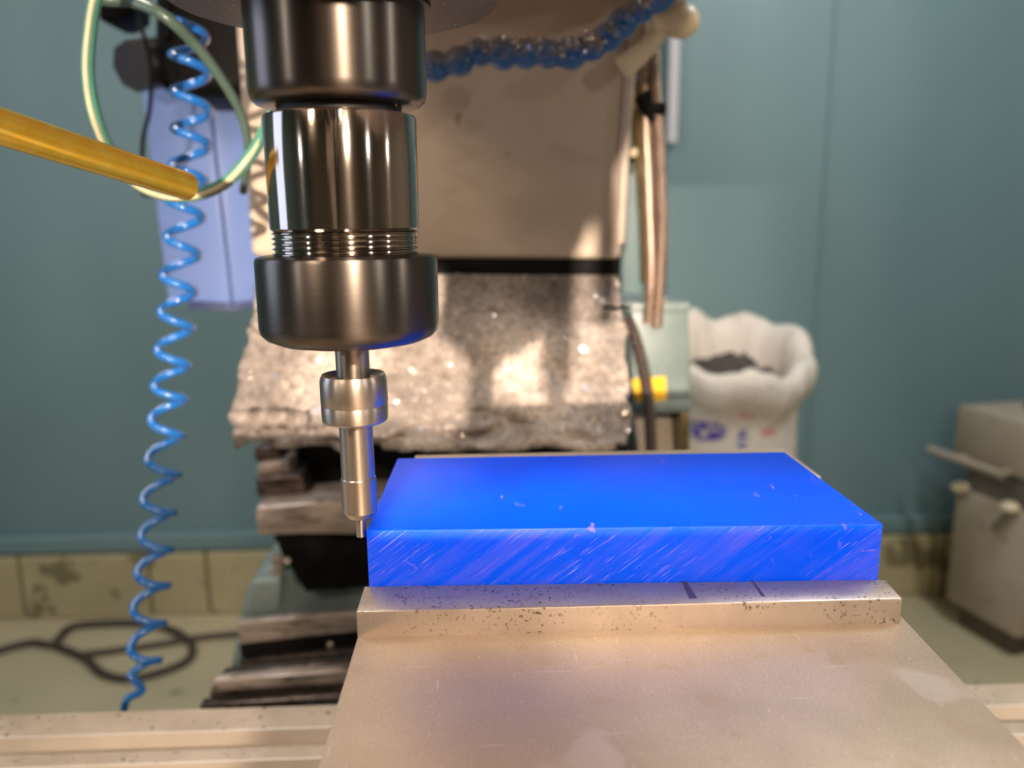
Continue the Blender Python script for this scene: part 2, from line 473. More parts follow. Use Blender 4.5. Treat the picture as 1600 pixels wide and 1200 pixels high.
# table with T slots
ZT = -.174
ye = onz(150, 1113, ZT).y
print('table edge Y', ye)
def yz(py): return onz(150, py, ZT).y
slots = [(yz(1176), yz(1149)), (yz(1262), yz(1197))]
for k in range(1, 3): slots.append((slots[1][0]-.055*k, slots[1][0]-.055*k+.014))
slots = [(a, b) for a, b in slots]
slots[1] = (slots[1][1]-.014, slots[1][1])
ys = [ye]
for a, b in slots: ys += [b, a]
ys.append(-.45)
tab = empty('machine_table', (.1, -.1, ZT-.08), 'long beige steel milling machine table with bright slots running across', 'table')
bm = B(); depth = .012
prof = [(ye, ZT-.07), (ye, ZT)]
for a, b in slots:
    prof += [(b, ZT), (b, ZT-depth), (b+.004, ZT-depth), (b+.004, ZT-depth-.008), (a-.004, ZT-depth-.008), (a-.004, ZT-depth), (a, ZT-depth), (a, ZT)]
prof += [(-.345, ZT), (-.345, ZT-.07)]
for xx in (0,):
    prism([Vector((-.6, y, z)) for y, z in prof], (1.4, 0, 0), 0, bm=bm)
M_table = worn('table_steel', (.50, .40, .30), (.60, .49, .38), .45, .4, 40, .2, ((.22, .16, .12), 6, .64), (1, 1, 1)).m
new('table_top', bm, M_table, tab)
M_lip = worn('lit_machined_edge', (.84, .76, .66), (.90, .82, .72), .4, .2, 40, .1).m  # machined edge, paler than the table to paint in lamp light
for a, b in slots[:2]:
    new('slot_edge', bx((-.6, b-.0004, ZT-depth), (.8, b+.0006, ZT+.0004)), M_lip, tab)

tg = new('lamp_block_sheet', bx((-.6, -.362, ZF), (.8, -.359, .0625), .0005), M_grease, None, 40)  # unseen sheet added behind the camera to keep the low lamp off the vise
tag(tg, 'unseen upright sheet added by the near table edge to block the low lamp', 'guard')
# ------------------------------------------------------------------ chuck, flange, edge finder
AX = at(564.3, 830, .004); ax, ay = AX.x, .004
ax = min(ax, FL.x-.0014)
print('axis', ax, ay)
def zr(py, hw):
    # z on the axis seen at row py; radius for half width hw
    # solve for the column px where the axis crosses this row
    px = 550
    for _ in range(6):
        p = at(px, py, ay)
        q = Vector((ax, ay, p.z))-CAM
        px = 800+F*q.dot(rt)/q.dot(fw)
    z = at(px, py, ay).z
    dep = (Vector((ax, ay, z))-CAM).dot(fw)
    R = hw*dep/F
    # silhouette correction of a near cylinder
    D = (Vector((ax, ay, z))-CAM).xy.length
    R = R/math.sqrt(1+(hw/F)**2)
    return (R, z)
chuck = empty('collet_chuck', (ax, ay, .09), 'steel collet chuck body with threaded end and wide dark nut under the spindle', 'chuck')
P = [zr(-60, 147), zr(-10, 143), zr(100, 138.5), zr(143, 137.2), zr(153, 136.2), zr(160, 133.5), zr(165, 128), zr(168, 120), zr(168, 100)]
R0 = P[2][0]
P = [(R0, P[0][1]), (R0, P[3][1])] + [(min(R0, r), z) for r, z in P[4:]]
mh = new('spindle_nose', lathe(P, ax, ay), M_dark, None, 35)
a = zr(170, 104); b = zr(186, 98)
new('neck_ring', lathe([(zr(170, 96)[0], a[1]+.004), (zr(170, 96)[0], b[1]-.002)], ax, ay), M_blackring, chuck, 35)
r1, z1 = zr(186, 118.5)
r2, z2 = zr(357, 114)
new('chuck_body', lathe([(r1*.85, z1+.0004), (r1*.985, z1+.0004), (r1, z1-.0002), ((r1+r2)/2*1.003, (z1+z2)/2), (r2*1.005, z2), (r2*.975, z2-.0006)], ax, ay, 128), M_body, chuck, 30)
pr = []
zt = z2-.0004; ztb = zr(399, 110)[1]; nth = 5
pit_ = (zt-ztb)/nth
for k in range(nth):
    zz = zt-k*pit_
    pr += [(r2*.955, zz), (r2*.957, zz-pit_*.22), (r2*.995, zz-pit_*.48), (r2*.995, zz-pit_*.62), (r2*.957, zz-pit_*.88)]
pr.append((r2*.955, ztb-.004))
new('thread', lathe(pr, ax, ay, 128), M_body, chuck, 20)
n0 = zr(398, 128); n1 = zr(401, 136); n2 = zr(408, 140.6); n3 = zr(505, 139); n4 = zr(516, 136); n5 = zr(524, 128); n6 = zr(531, 112); n7 = zr(535, 90); n8 = zr(536, 40)
RN = (n2[0]+n3[0])/2
new('collet_nut', lathe([(r2*.9, n0[1]+.0002), (n0[0], n0[1]), (n0[0]+(RN-n0[0])*.55, n0[1]-.0003), (n1[0]+(RN-n1[0])*.6, n1[1]), (RN, n2[1]), (RN, n3[1]), (RN*.985, n4[1]), n5, n6, n7, n8], ax, ay, 128), M_dark, chuck, 40)
for s in (-1, 1):
    q = zr(171, 88)
    new('set_screw', ball((ax+s*q[0]*1.0, ay-q[0]*.35, q[1]+.0005), .0009, bm=None, u=12, v=8), M_body, chuck, 60)

fnd = empty('edge_finder', (ax, ay, -.003), 'slim steel edge finder in the chuck touching the left side of the blue block', 'edge finder')
sh = [zr(530, 26.3), zr(588, 26.3)]
new('shank', lathe([(sh[0][0], sh[0][1]+.01), (sh[0][0], sh[1][1]-.004)], ax, ay, 64), M_find, fnd, 30)
q = [zr(586, 34), zr(583, 44), zr(586, 49), zr(593, 52), zr(627, 52), zr(629, 51), zr(631, 51), zr(632.5, 51.6), zr(654, 50.8), zr(657, 48), zr(657, 28)]
q[0] = (q[0][0]*.9, q[1][1]-.0016); q[1] = (q[1][0]*.9, q[1][1]-.0014); q[2] = (zr(586, 49)[0], q[1][1]+.0012)
new('collar', lathe(q, ax, ay, 96), M_find, fnd, 30)
q = [zr(655, 26), zr(744, 26), zr(746, 27.4), zr(750, 27.4), zr(751.5, 27.1), zr(797, 27.1), zr(806, 20), zr(807, 9)]
new('finder_body', lathe(q, ax, ay, 64), M_find, fnd, 30)
tp = zr(838, 7.6)
tr_ = min(tp[0], FL.x-ax-.00005)
new('contact_tip', lathe([(tr_, zr(803, 8)[1]), (tr_, tp[1]+.0002), (tr_*.9, tp[1])], ax, ay, 32), M_find, fnd, 30)
print('tip r', tr_, 'nutR', RN)

# ------------------------------------------------------------------ milling machine (background)
mill = empty('milling_machine', (.05, .55, ZF), 'cream and teal milling machine standing behind the vise against the wall', 'machine')
mh.parent = mill
zf = zr(4, 262)
RF = zf[0]
fl = lathe([(RF*.985, zf[1]+.012), (RF, zf[1]+.0105), (RF, zf[1]+.002), (RF*.985, zf[1]), (R0*1.07, zf[1]), (R0*1.07, zf[1]-.0015), (R0*1.03, zf[1]-.0015)], ax, ay, 128)
new('spindle_flange', fl, M_flange, mill, 30)
# quill housing above the frame that carries the flange and reaches back to the column
new('quill', lathe([(.040, zf[1]+.20), (.040, zf[1]+.012)], ax, ay, 64), M_body, mill, 30)
new('head_casting', bx((ax-.09, -.10, .172), (ax+.20, .09, .50), .006), M_cream, mill, 40)
LP = Vector((-.097, -.95, .165))
def gp(px, py):
    T = at(px, py, .42); return LP+(T-LP)*((-.305-LP.y)/(T.y-LP.y))
gpts = [gp(600, -300), gp(600, 395), gp(690, 420), gp(692, 525), gp(730, 552), gp(742, 560), gp(744, 700), gp(780, 700), gp(780, 560), gp(815, 552), gp(848, 520), gp(850, 400), gp(882, 320), gp(898, 405), gp(966, 262), gp(1010, 170), gp(1010, -300)]
new('shadow_flag', prism(gpts, (0, -.003, 0)), M_cream, mill, 40)  # unseen plate added behind the camera, outline cut to cast the cover's shadow
new('shadow_flag_arm', bx((gpts[0].x+.01, -.312, gpts[0].z-.02), (gpts[0].x+.03, -.09, gpts[0].z)), M_black, mill, 40)  # added only to carry the unseen plate
for (nx, nz, nr_) in ((-.006, .058, .0065), (.012, .088, .0045)):  # unseen nozzles added behind the camera to cast the stem shadows
    nz_ = new('shadow_nozzle', tube(catmull([(nx+.02, -.10, .19), (nx+.01, -.17, .22), (nx+.002, -.27, .19), (nx, -.30, .12), (nx, -.30, nz+.02), (nx, -.30, nz)], 8), lambda t: nr_*(1 if t < .85 else 1-(t-.85)*3), 14), M_black, mill, 60)
new('head_casting', bx((ax-.09, .09, .252), (ax+.20, .46, .50), .006), M_cream, mill, 40)
YP = .42
cov = new('head_cover', slab([(360, -60), (392, 402), (972, 405), (992, -60)], YP, .16, .006, 4), M_cream, mill, 40)
ridge = new('cover_edge_bead', tube(catmull([at(1003, -60, YP-.002), at(985, 110, YP-.002), at(975, 250, YP-.002), at(968, 380, YP-.002)], 8), .004, 10), M_cream, mill, 60)
new('cover_wiper', slab([(398, 405), (404, 434), (968, 436), (970, 404)], YP+.006, .06, .002), M_rubber_void, mill, 40)
# column casting and rear parts
new('column', slab([(960, -80), (962, 760), (1046, 760), (1046, -80)], .62, .25, .01, 3), worn('shaded_teal_paint', (.045, .10, .105), (.06, .125, .13), .45, 0, 25, .1).m, mill, 40)  # darker copy of the teal, the column's shade put into its paint
new('shade_core', slab([(425, 400), (430, 935), (960, 935), (955, 400)], .60, .2, 0), M_rubber_void, mill)  # black box in place of the deep shade under the apron

# apron
def apron():
    bm = B(); nu, nv = 120, 60
    L = [(0, (404, 428)), (.2, (400, 480)), (.4, (386, 535)), (.6, (372, 590)), (.8, (364, 645)), (1, (368, 694))]
    Rr = [(0, (966, 430)), (.3, (974, 510)), (.6, (979, 600)), (.85, (984, 665)), (1, (978, 694))]
    def ip(T, t):
        for (a, p), (b, q) in zip(T, T[1:]):
            if t <= b+1e-9:
                k = (t-a)/(b-a); return Vector((p[0]+(q[0]-p[0])*k, p[1]+(q[1]-p[1])*k))
    G = []
    for j_ in range(nv+1):
        v = j_/nv; row = []
        l, r = ip(L, v), ip(Rr, v)
        for i in range(nu+1):
            u = i/nu
            px = l.x+(r.x-l.x)*u; py = l.y+(r.y-l.y)*u
            nn = noise.noise(Vector((u*9, v*6, 1.3)))
            n2_ = noise.noise(Vector((u*26, v*16, 4.7)))
            n3_ = noise.noise(Vector((u*60, v*36, 8)))
            if u < .01 or u > .99: px += 6*nn+8*noise.noise(Vector((v*14, u*5, 3)))
            if v > .93: py += (7*nn+7*n2_)*(v-.93)/.07
            Y = .425-.085*v**1.3-.012*math.sin(math.pi*u)
            Y += .006*nn+.0032*n2_+.0014*n3_
            for vc, am in ((.235, .0028), (.56, .002), (.80, .003)):
                Y += am*math.exp(-((v-vc-.05*nn)/.010)**2)
            if v > .80: Y -= .007*math.sin((v-.80)*30+5*nn)*(v-.8)/.2*1.5
            row.append(bm.verts.new(at(px, py, Y)))
        G.append(row)
    for a, b in zip(G, G[1:]):
        for i in range(nu): bm.faces.new([a[i], a[i+1], b[i+1], b[i]])
    # give it thickness
    bmesh.ops.recalc_face_normals(bm, faces=bm.faces)
    bmesh.ops.solidify(bm, geom=list(bm.faces), thickness=-.004)
    pts = [v.co.copy() for row in G for v in row]
    return bm, pts
bm, apts = apron()
new('rubber_apron', bm, M_apron, mill, 60)
# ragged fold hanging under the right of the apron
def fold(px0, px1, py, Y, r, seed, nm='apron_fold'):
    pts = []
    for k in range(14):
        t = k/13
        pts.append(at(px0+(px1-px0)*t, py+9*noise.noise(Vector((t*5, seed, 2))), Y+.008*noise.noise(Vector((t*4, seed, 7)))))
    pp = catmull(pts, 4)
    new(nm, tube(pp, lambda t: r*(.75+.5*abs(noise.noise(Vector((t*11, seed, 1))))), 14), M_apron, mill, 60)
fold(600, 960, 694, .335, .0055, 1.0)
fold(370, 470, 655, .335, .007, 5.0)
fold(372, 540, 676, .338, .004, 9.0)
fold(400, 436, 512, .39, .006, 3.0)

# chips scattered on the apron
bm = B(); rnd = random.Random(3)
for k in range(1500):
    p = rnd.choice(apts)+Vector((rnd.uniform(-.002, .002), -.0015-rnd.random()*.001, rnd.uniform(-.002, .002)))
    s = rnd.uniform(.0004, .0012)
    vs_ = [bm.verts.new(p+Vector([rnd.gauss(0, 1)*s for _ in range(3)])) for _ in range(4)]
    bm.faces.new(vs_[:3]); bm.faces.new([vs_[0], vs_[2], vs_[3]])
ch = new('metal_chips', bm, M_chip)
tag(ch, 'tiny bright metal chips scattered all over the wet dark apron', 'swarf', kind='stuff')

# stepped way cover ends under the apron
new('cover_rail', slab([(398, 792), (400, 838), (560, 834), (640, 834), (640, 776), (545, 782)], .375, .05, .003, 2), M_plate, mill, 40)
new('cover_rail', slab([(398, 748), (400, 779), (480, 777), (472, 742)], .40, .05, .003), M_grease, mill, 40)
new('cover_rail', slab([(400, 726), (400, 750), (458, 748), (452, 720)], .41, .05, .003), M_plate, mill, 40)
new('cover_rail', slab([(395, 700), (397, 722), (440, 724), (436, 698)], .42, .05, .003), M_grease, mill, 40)
new('shade_sheet', slab([(428, 836), (440, 868), (478, 926), (640, 912), (640, 834)], .39, .02, .002), M_rubber_void, mill, 40)  # black sheet in place of the shade below the cover rails
new('shade_sheet', slab([(440, 690), (470, 790), (980, 800), (980, 690)], .44, .02, .002), M_rubber_void, mill, 40)  # black sheet in place of the shade under the apron
# teal saddle casting
new('saddle_casting', slab([(388, 912), (372, 972), (372, 1000), (640, 1000), (640, 906), (446, 900), (440, 884), (414, 888)], .41, .12, .004, 3), M_teal, mill, 40)
new('saddle_block', slab([(392, 908), (380, 962), (436, 960), (440, 904)], .395, .03, .004, 3), M_teal, mill, 40)
new('saddle_base', slab([(368, 1000), (356, 1062), (420, 1062), (430, 1000)], .42, .10, .004, 3), M_teal, mill, 40)
new('grease_fitting', cyl(at(436, 898, .385), at(432, 866, .385), .0035, 16), M_plate, mill, 40)
new('grease_fitting', cyl(at(448, 876, .385), at(430, 880, .40), .003, 16), M_plate, mill, 40)
# telescopic way covers: sloping sheet with turned down front lip
def waycover(pl, pr, Yn, Yf, rise, lip, mt, th=.0015):
    """pl, pr: pixels of the left/right front top edge at depth Yn; sheet runs back to Yf"""
    a, b = at(*pl, Yn), at(*pr, Yn+.02)
    c, d = b+Vector((0, Yf-Yn, rise)), a+Vector((0, Yf-Yn, rise))
    bm = prism([a, b, c, d], (0, 0, -th), .0004, 1)
    prism([a, b, b-Vector((0, 0, lip)), a-Vector((0, 0, lip))], (0, th, 0), .0004, 1, bm=bm)
    return new('way_cover', bm, mt, mill, 30)
for nm, pts_, Y_, mt_ in (
    ('way_cover', [(370, 974), (374, 1007), (640, 978), (640, 950)], .36, M_plate),
    ('wiper_strip', [(374, 1006), (378, 1036), (640, 1010), (640, 976)], .366, M_rubber_void),
    ('way_cover', [(373, 1034), (376, 1044), (640, 1016), (640, 1007)], .356, M_grease),
    ('wiper_strip', [(378, 1043), (382, 1056), (640, 1030), (640, 1014)], .366, M_rubber_void),
    ('way_cover', [(348, 1053), (338, 1066), (640, 1046), (640, 1028)], .31, M_grease),
    ('way_cover', [(334, 1063), (330, 1081), (640, 1060), (640, 1042)], .30, M_plate),
    ('way_cover', [(327, 1080), (328, 1098), (640, 1078), (640, 1059)], .304, M_grease),
    ('way_cover', [(312, 1102), (312, 1110), (640, 1090), (640, 1080)], .292, M_grease),
    ('wiper_strip', [(326, 1096), (326, 1106), (640, 1084), (640, 1076)], .306, M_rubber_void)):
    new(nm, slab(pts_, Y_, .009, .001, 2), mt_, mill, 40)
new('way_cover_bolt', ball(at(516, 1008, .362), .003, (1, .6, 1)), M_plate, mill, 60)
new('saddle_body', slab([(345, 1112), (345, 1210), (700, 1210), (700, 1005), (400, 1050)], .42, .1, .003), M_rubber_void, mill)
new('machine_base', bx((-.14, .44, ZF), (.26, .80, -.45), .01), M_teal, mill, 40)
new('knee_casting', bx((-.10, .02, ZF), (.24, .44, ZT-.075), .01), M_teal, mill, 40)

# ------------------------------------------------------------------ right of column
pbx = new('control_box', slab([(984, 478), (990, 634), (1080, 632), (1077, 478)], .52, .09, .004, 3), M_teal, mill, 40)
pbx['label'] = 'pale teal control box with yellow sticker'
new('box_lid', slab([(976, 474), (978, 488), (1081, 488), (1079, 472)], .514, .10, .002, 2), M_teal, pbx, 40)
new('box_flange', slab([(990, 630), (992, 646), (1082, 644), (1080, 628)], .512, .10, .002, 2), M_teal, pbx, 40)
new('warning_label', slab([(988, 592), (992, 628), (1042, 625), (1040, 588)], .5192, .0006), M_yellow, pbx)
new('bracket', slab([(1062, 646), (1066, 716), (1078, 716), (1077, 644)], .53, .05, .002), M_olive, pbx, 40)
new('bracket', slab([(990, 646), (1000, 716), (1062, 716), (1058, 655), (1040, 648)], .56, .02, .002), M_cream, pbx, 40)
new('lid_screw', ball(at(1036, 470, .515), .0035, (1, 1, .8)), M_plate, pbx, 60)

def ribbed(pts, r, pitch, amp, n=10, seg=14):
    pp = catmull(pts, n); Ls = [0]
    for a, b in zip(pp, pp[1:]): Ls.append(Ls[-1]+(b-a).length)
    tot = Ls[-1]; N = int(tot/pitch*6)
    out = []; k = 0
    for i in range(N+1):
        s = tot*i/N
        while k < len(Ls)-2 and Ls[k+1] < s: k += 1
        t = (s-Ls[k])/max(1e-9, Ls[k+1]-Ls[k]); out.append(pp[k].lerp(pp[k+1], t))
    return tube(out, lambda t: r+amp*math.cos(2*math.pi*t*tot/pitch), seg)
YC = .50
c1 = new('flexible_conduit', ribbed([at(1022, 40, YC), at(1026, 150, YC-.01), at(1032, 260, YC-.01), at(1034, 380, YC-.01), at(1026, 512, YC)], .0048, .004, .0006), M_cond, smooth=60)
tag(c1, 'brown ribbed flexible conduit hanging rightmost of the bundle beside the cream cover', 'conduit')
c2 = new('flexible_conduit', tube(catmull([at(1006, 30, YC), at(1008, 160, YC), at(1014, 300, YC), at(1018, 420, YC), at(1014, 505, YC+.004)], 10), .0058, 16), M_cond, smooth=60)
tag(c2, 'smooth brown hose in the middle of the bundle beside the cream cover', 'hose')
c3 = new('flexible_conduit', tube(catmull([at(984, 40, YC), at(985, 110, YC), at(992, 180, YC), at(1002, 260, YC+.012), at(1008, 360, YC+.014), at(1010, 440, YC+.014)], 10), .0052, 16), M_olive, smooth=60)
tag(c3, 'dark olive hose leftmost of the bundle beside the cream cover', 'hose')
c4 = new('flexible_conduit', ribbed([at(982, 500, .50), at(996, 540, .49), at(1008, 590, .485), at(1015, 650, .485), at(1018, 720, .49)], .0052, .0035, .0007), M_wire, smooth=60)
tag(c4, 'black corrugated conduit running down in front of the yellow sticker', 'conduit')
b_ = empty('cable_clamp', at(1020, 166, YC-.01), 'black clamp holding the brown hoses together near the ivory fitting', 'clamp')
new('clamp_band', cyl(at(1002, 150, YC-.003), at(1030, 186, YC-.008), .0082, 20), M_black, b_, 40)
new('clamp_tail', slab([(1010, 160), (1010, 176), (1042, 174), (1042, 161)], YC-.02, .006, .001), M_black, b_, 40)
b_ = empty('cable_clip', at(988, 240, YC-.01), 'black clip with pale screw head low on the hose bundle', 'clip')
new('clip_body', ball(at(985, 243, YC-.004), .0058, (.8, .8, 1.2)), M_black, b_, 60)
new('screw_head', ball(at(990, 238, YC-.011), .0036, (1, .5, 1.2)), M_ivory, b_, 60)
b_ = empty('coolant_manifold', at(1010, 60, .44), 'ivory coolant fitting with round knob at the end of the blue hose', 'fitting')
YM = .395
new('fitting_body', tube(catmull([at(972, 106, YM), at(988, 94, YM), at(1008, 76, YM), at(1030, 50, YM)], 6), lambda t: .0085-.002*t, 20), M_ivory, b_, 60)
new('fitting_neck', cyl(at(1018, 40, YM), at(1050, 35, YM), .0075, 20), M_ivory, b_, 60)
new('knob', ball(at(1064, 33, YM), .0122, (1.1, 1, 1)), M_ivory, b_, 60)
new('valve_stem', cyl(at(1030, 14, YM), at(1055, -20, YM), .006, 16), Mt('dark_red_rubber', (.12, .03, .025), .5).m, b_, 60)
b_ = new('small_switch_lever', tube(catmull([at(944, 480, .36), at(960, 482, .37), at(985, 480, .40)], 4), .0014, 8), M_black, smooth=60)
tag(b_, 'thin black lever sticking out by the right edge of the apron', 'lever')

# blue segmented coolant hose
hs = empty('coolant_hose', at(1000, 20, .30), 'blue segmented ball joint coolant hose caked with chips behind the chuck', 'hose')
pts = [(1060, -30), (1028, -4), (1000, 16), (972, 36), (950, 58), (926, 74), (893, 84), (857, 84), (822, 85), (787, 84), (750, 82), (717, 96), (680, 104), (645, 110), (610, 112)]
YH = .26
prev = None
P3 = [at(x, y, YH) for x, y in pts]
for k, (p, (x, y)) in enumerate(zip(P3, pts)):
    r = .0083+.0006*math.sin(k*2.3)
    d = ((P3[min(k+1, len(P3)-1)]-P3[max(k-1, 0)])).normalized()
    prof = [(-.95, .30), (-.85, .55), (-.6, .82), (-.25, .98), (.1, 1.), (.45, .90), (.75, .74), (1.0, .66), (1.25, .62), (1.45, .60)]
    path = [p+d*(a_*r) for a_, _ in prof]
    rr = [b__*r for _, b__ in prof]
    it = iter(rr)
    bm = tube(path, lambda t: next(it), 18)
    new('ball_segment', bm, M_seg, hs, 60)

bmc = B(); rnd = random.Random(9)
for k in range(420):
    i_ = rnd.choice([2, 3, 4, 5, 5, 6, 6, 7, 8, 9, 10])
    a_ = rnd.uniform(-.3, 1.9)
    dr = (P3[i_+1]-P3[i_]); sd = dr.normalized().cross(Vector((0, 0, 1))).normalized()
    if sd.y > 0: sd = -sd
    p = P3[i_]+dr*rnd.uniform(-.5, .5)+(sd*math.cos(a_)+Vector((0, 0, 1))*math.sin(a_))*.0084
    s_ = rnd.uniform(.0004, .0011)
    vs_ = [bmc.verts.new(p+Vector([rnd.gauss(0, 1)*s_ for _ in range(3)])) for _ in range(4)]
    bmc.faces.new(vs_[:3]); bmc.faces.new([vs_[0], vs_[2], vs_[3]])
new('chip_crust', bmc, M_chip, hs, None, 'stuff')

# ------------------------------------------------------------------ left: blue panel, motor, coil hose, tube loop, brass pipe
pn = empty('blue_panel', at(320, 480, .62), 'periwinkle blue folded sheet guard hanging left of the cream cover', 'guard')
YB_ = .60
new('front_sheet', prism([at(214, 90, YB_), at(262, 474, YB_), at(362, 480, YB_-.012), at(318, 90, YB_-.012)], (0, .05, 0), .004, 3), M_perib, pn, 40)
new('side_sheet', prism([at(320, 90, YB_-.0118), at(364, 480, YB_-.0118), at(412, 474, YB_+.005), at(395, 90, YB_+.005)], (0, .05, 0), .004, 3), M_perib, pn, 40)
new('bottom_rim', prism([at(290, 470, YB_-.014), at(296, 484, YB_-.014), at(362, 486, YB_-.016), at(414, 480, YB_+.001), at(414, 466, YB_+.001), at(362, 474, YB_-.016)], (0, .05, 0), .002, 2), M_perid, pn, 40)

mt = empty('drive_motor', at(300, 60, .60), 'black motor with grey knob above the blue sheet guard', 'motor')
new('motor_body', slab([(238, -60), (236, 120), (262, 150), (392, 150), (392, -60)], .50, .10, .012, 4), M_black, mt, 40)
new('motor_rib', slab([(252, -60), (252, 60), (264, 62), (264, -60)], .494, .01, .002), M_black, mt, 40)
kb = cyl(at(206, 104, .50), at(252, 98, .53), .0205, 8)
new('motor_knob', kb, worn('dark_grey_plastic', (.022, .019, .019), (.03, .026, .026), .45, 0, 30, .05).m, mt, 20)
new('motor_foot', slab([(150, -40), (152, 32), (176, 34), (200, 20), (200, -40)], .52, .05, .004), M_black, mt, 40)
wr = new('black_cable', tube(catmull([at(224, -30, .47), at(216, 20, .47), at(226, 60, .46), at(236, 110, .46), at(234, 170, .46), at(224, 215, .46), at(222, 262, .47), at(222, 300, .48), at(240, 306, .49)], 8), .0017, 10), M_black, smooth=60)
tag(wr, 'thin black cable hanging down past the grey motor knob', 'cable')

# coil hose
tips = [27, 84, 141, 198, 254, 310, 365, 426, 483, 541, 597, 650, 712, 774, 832, 888, 944, 1004, 1060]
cx_at = [(0, 290), (84, 296), (198, 300), (254, 296), (310, 291), (365, 287), (426, 281), (541, 272), (650, 262), (774, 250), (888, 240), (1004, 229), (1060, 222), (1110, 214)]
def cxp(y):
    for (a, p), (b, q) in zip(cx_at, cx_at[1:]):
        if a <= y <= b: return p+(q-p)*(y-a)/(b-a)
    return cx_at[-1][1] if y > 0 else cx_at[0][1]
YCo = .27
path = []; N = 28
def wob(t): return noise.noise(Vector((t*.9, 2.2, 0)))
for k in range(len(tips)-1):
    for i in range(N):
        t = i/N; y = tips[k]+(tips[k+1]-tips[k])*t
        ang = 2*math.pi*t+.25*wob(k+t)            # 0: left tip, then front, then right, then back
        c0 = at(cxp(max(0, y)), y, YCo)
        R_ = .0096*(1+.10*wob(k+t+9))
        path.append(c0+Vector((-R_*math.cos(ang), -R_*math.sin(ang)*.9, 0)))
e = path[-1]
path += catmull([e, at(222, 1078, YCo+.002), at(200, 1092, YCo), at(193, 1112, YCo), at(188, 1150, YCo+.004), at(186, 1220, YCo+.01)], 6)[1:]
co = new('coiled_air_hose', tube(path, .0025, 12), M_blueair, smooth=60)
tag(co, 'glossy blue coiled air hose hanging on the left of the machine', 'hose')

YL = .16
lp = catmull([at(185, -60, YL), at(152, -10, YL), at(140, 60, YL), at(138, 120, YL), at(150, 185, YL), at(180, 250, YL+.01), at(225, 293, YL+.015), at(285, 307, YL+.02), at(345, 290, YL+.02), at(390, 245, YL+.02), at(420, 190, YL+.03), at(450, 120, YL+.05)], 8)
lo_ = empty('clear_hose_loop', at(200, 280, YL), 'clear green tinted hose curving in a big loop left of the chuck', 'hose')
rr = .0029
new('hose_wall', tube(lp, rr, 16), M_tube, lo_, 60)
lp2 = [p+Vector((-.0012, -.0018, .0005)) for p in lp]
new('hose_stripe', tube([p+Vector((.0, -.0022, -.0008)) for p in lp], .0013, 8), M_tubestripe, lo_, 60)
lo2 = empty('clear_hose', at(300, 80, YL+.02), 'grey green hose arcing down in front of the black motor', 'hose')
lq = catmull([at(120, -30, YL+.03), at(160, -2, YL+.03), at(205, 2, YL+.03), at(255, 24, YL+.02), at(305, 70, YL+.03), at(345, 122, YL+.04), at(375, 175, YL+.05), at(388, 230, YL+.06), at(380, 300, YL+.08)], 8)
new('hose_wall', tube(lq, lambda t: .0031-.0010*t, 14), Mt('grey_green_tube', (.055, .09, .07), .3).m, lo2, 60)

pa, pb_ = at(-60, 178, .0), at(291, 291, .085)
bp = empty('brass_pipe', pb_, 'yellow brass coolant pipe pointing in from the left towards the chuck', 'pipe')
d = (pb_-pa).normalized()
r = .0050
new('pipe', tube([pa, pb_-d*.004, pb_-d*.0005, pb_], lambda t: r, 40, cap=False), M_brass, bp, 30)
new('pipe_bore', tube([pb_, pb_-d*.02], r*.78, 32), M_black, bp, 30)
bmr = B()
u = d.orthogonal().normalized(); v = d.cross(u)
ro = [bmr.verts.new(pb_+(u*math.cos(a_)+v*math.sin(a_))*r) for a_ in [2*math.pi*k/40 for k in range(40)]]
ri = [bmr.verts.new(pb_+d*.0001+(u*math.cos(a_)+v*math.sin(a_))*r*.78) for a_ in [2*math.pi*k/40 for k in range(40)]]
for k in range(40): bmr.faces.new([ro[k], ro[(k+1) % 40], ri[(k+1) % 40], ri[k]])
new('pipe_rim', bmr, M_brass, bp)

# ------------------------------------------------------------------ sack
def sack():
    SX = at(1152, 560, 1.62).x; SY = 1.66
    bm = B(); nu = 128
    def zrim(a): return -.205-.052*math.sin(-a)*0-.0
    prof = []   # (radius factor, z mix) ; z given as absolute for base, rim offset for top
    rows = []
    base = [(.80, 0), (.93, .03), (1., .12), (1.02, .35), (1., .6), (.95, .78), (.90, .86), (.93, .90), (1.05, .92), (1.14, .955), (1.13, .995), (1.04, 1.02), (.90, 1.015), (.79, .98), (.74, .93), (.72, .88), (.70, .80)]
    RX, RY = .165, .155
    for jj, (rf_, h) in enumerate(base):
        row = []
        for k in range(nu):
            a = 2*math.pi*k/nu
            top = -.215+.055*math.sin(a)                     # back of the rim higher than the front
            top += .010*math.sin(3*a+.6)+.010*math.sin(7*a)
            z = ZF+(top-ZF)*h
            w = 1+.05*noise.noise(Vector((math.cos(a)*2.2, math.sin(a)*2.2, h*3)))+.035*noise.noise(Vector((math.cos(a)*6, math.sin(a)*6, h*7+jj*.12)))
            if jj >= 7: w += .035*math.sin(9*a+jj*.35)*noise.noise(Vector((math.cos(a)*3, math.sin(a)*3, 4)))
            if .8 < h: w += .06*max(0, math.cos(a-.3))
            z += .010*noise.noise(Vector((math.cos(a)*5, math.sin(a)*5, 11+jj*.2)))*(h > .7)
            row.append(bm.verts.new((SX+RX*rf_*w*math.cos(a), SY+RY*rf_*w*math.sin(a), max(ZF, z))))
        rows.append(row)
    for a_, b2 in zip(rows, rows[1:]):
        for k in range(nu): bm.faces.new([a_[k], a_[(k+1) % nu], b2[(k+1) % nu], b2[k]])
    bm.faces.new(rows[0])
    s = new('sack_cloth', bm, M_sack, None, 80)
    return s, SX, SY
sk, SX, SY = sack()
skr = empty('white_sack', (SX, SY, ZF), 'big white woven sack with rolled open top and purple print', 'sack')
sk.parent = skr
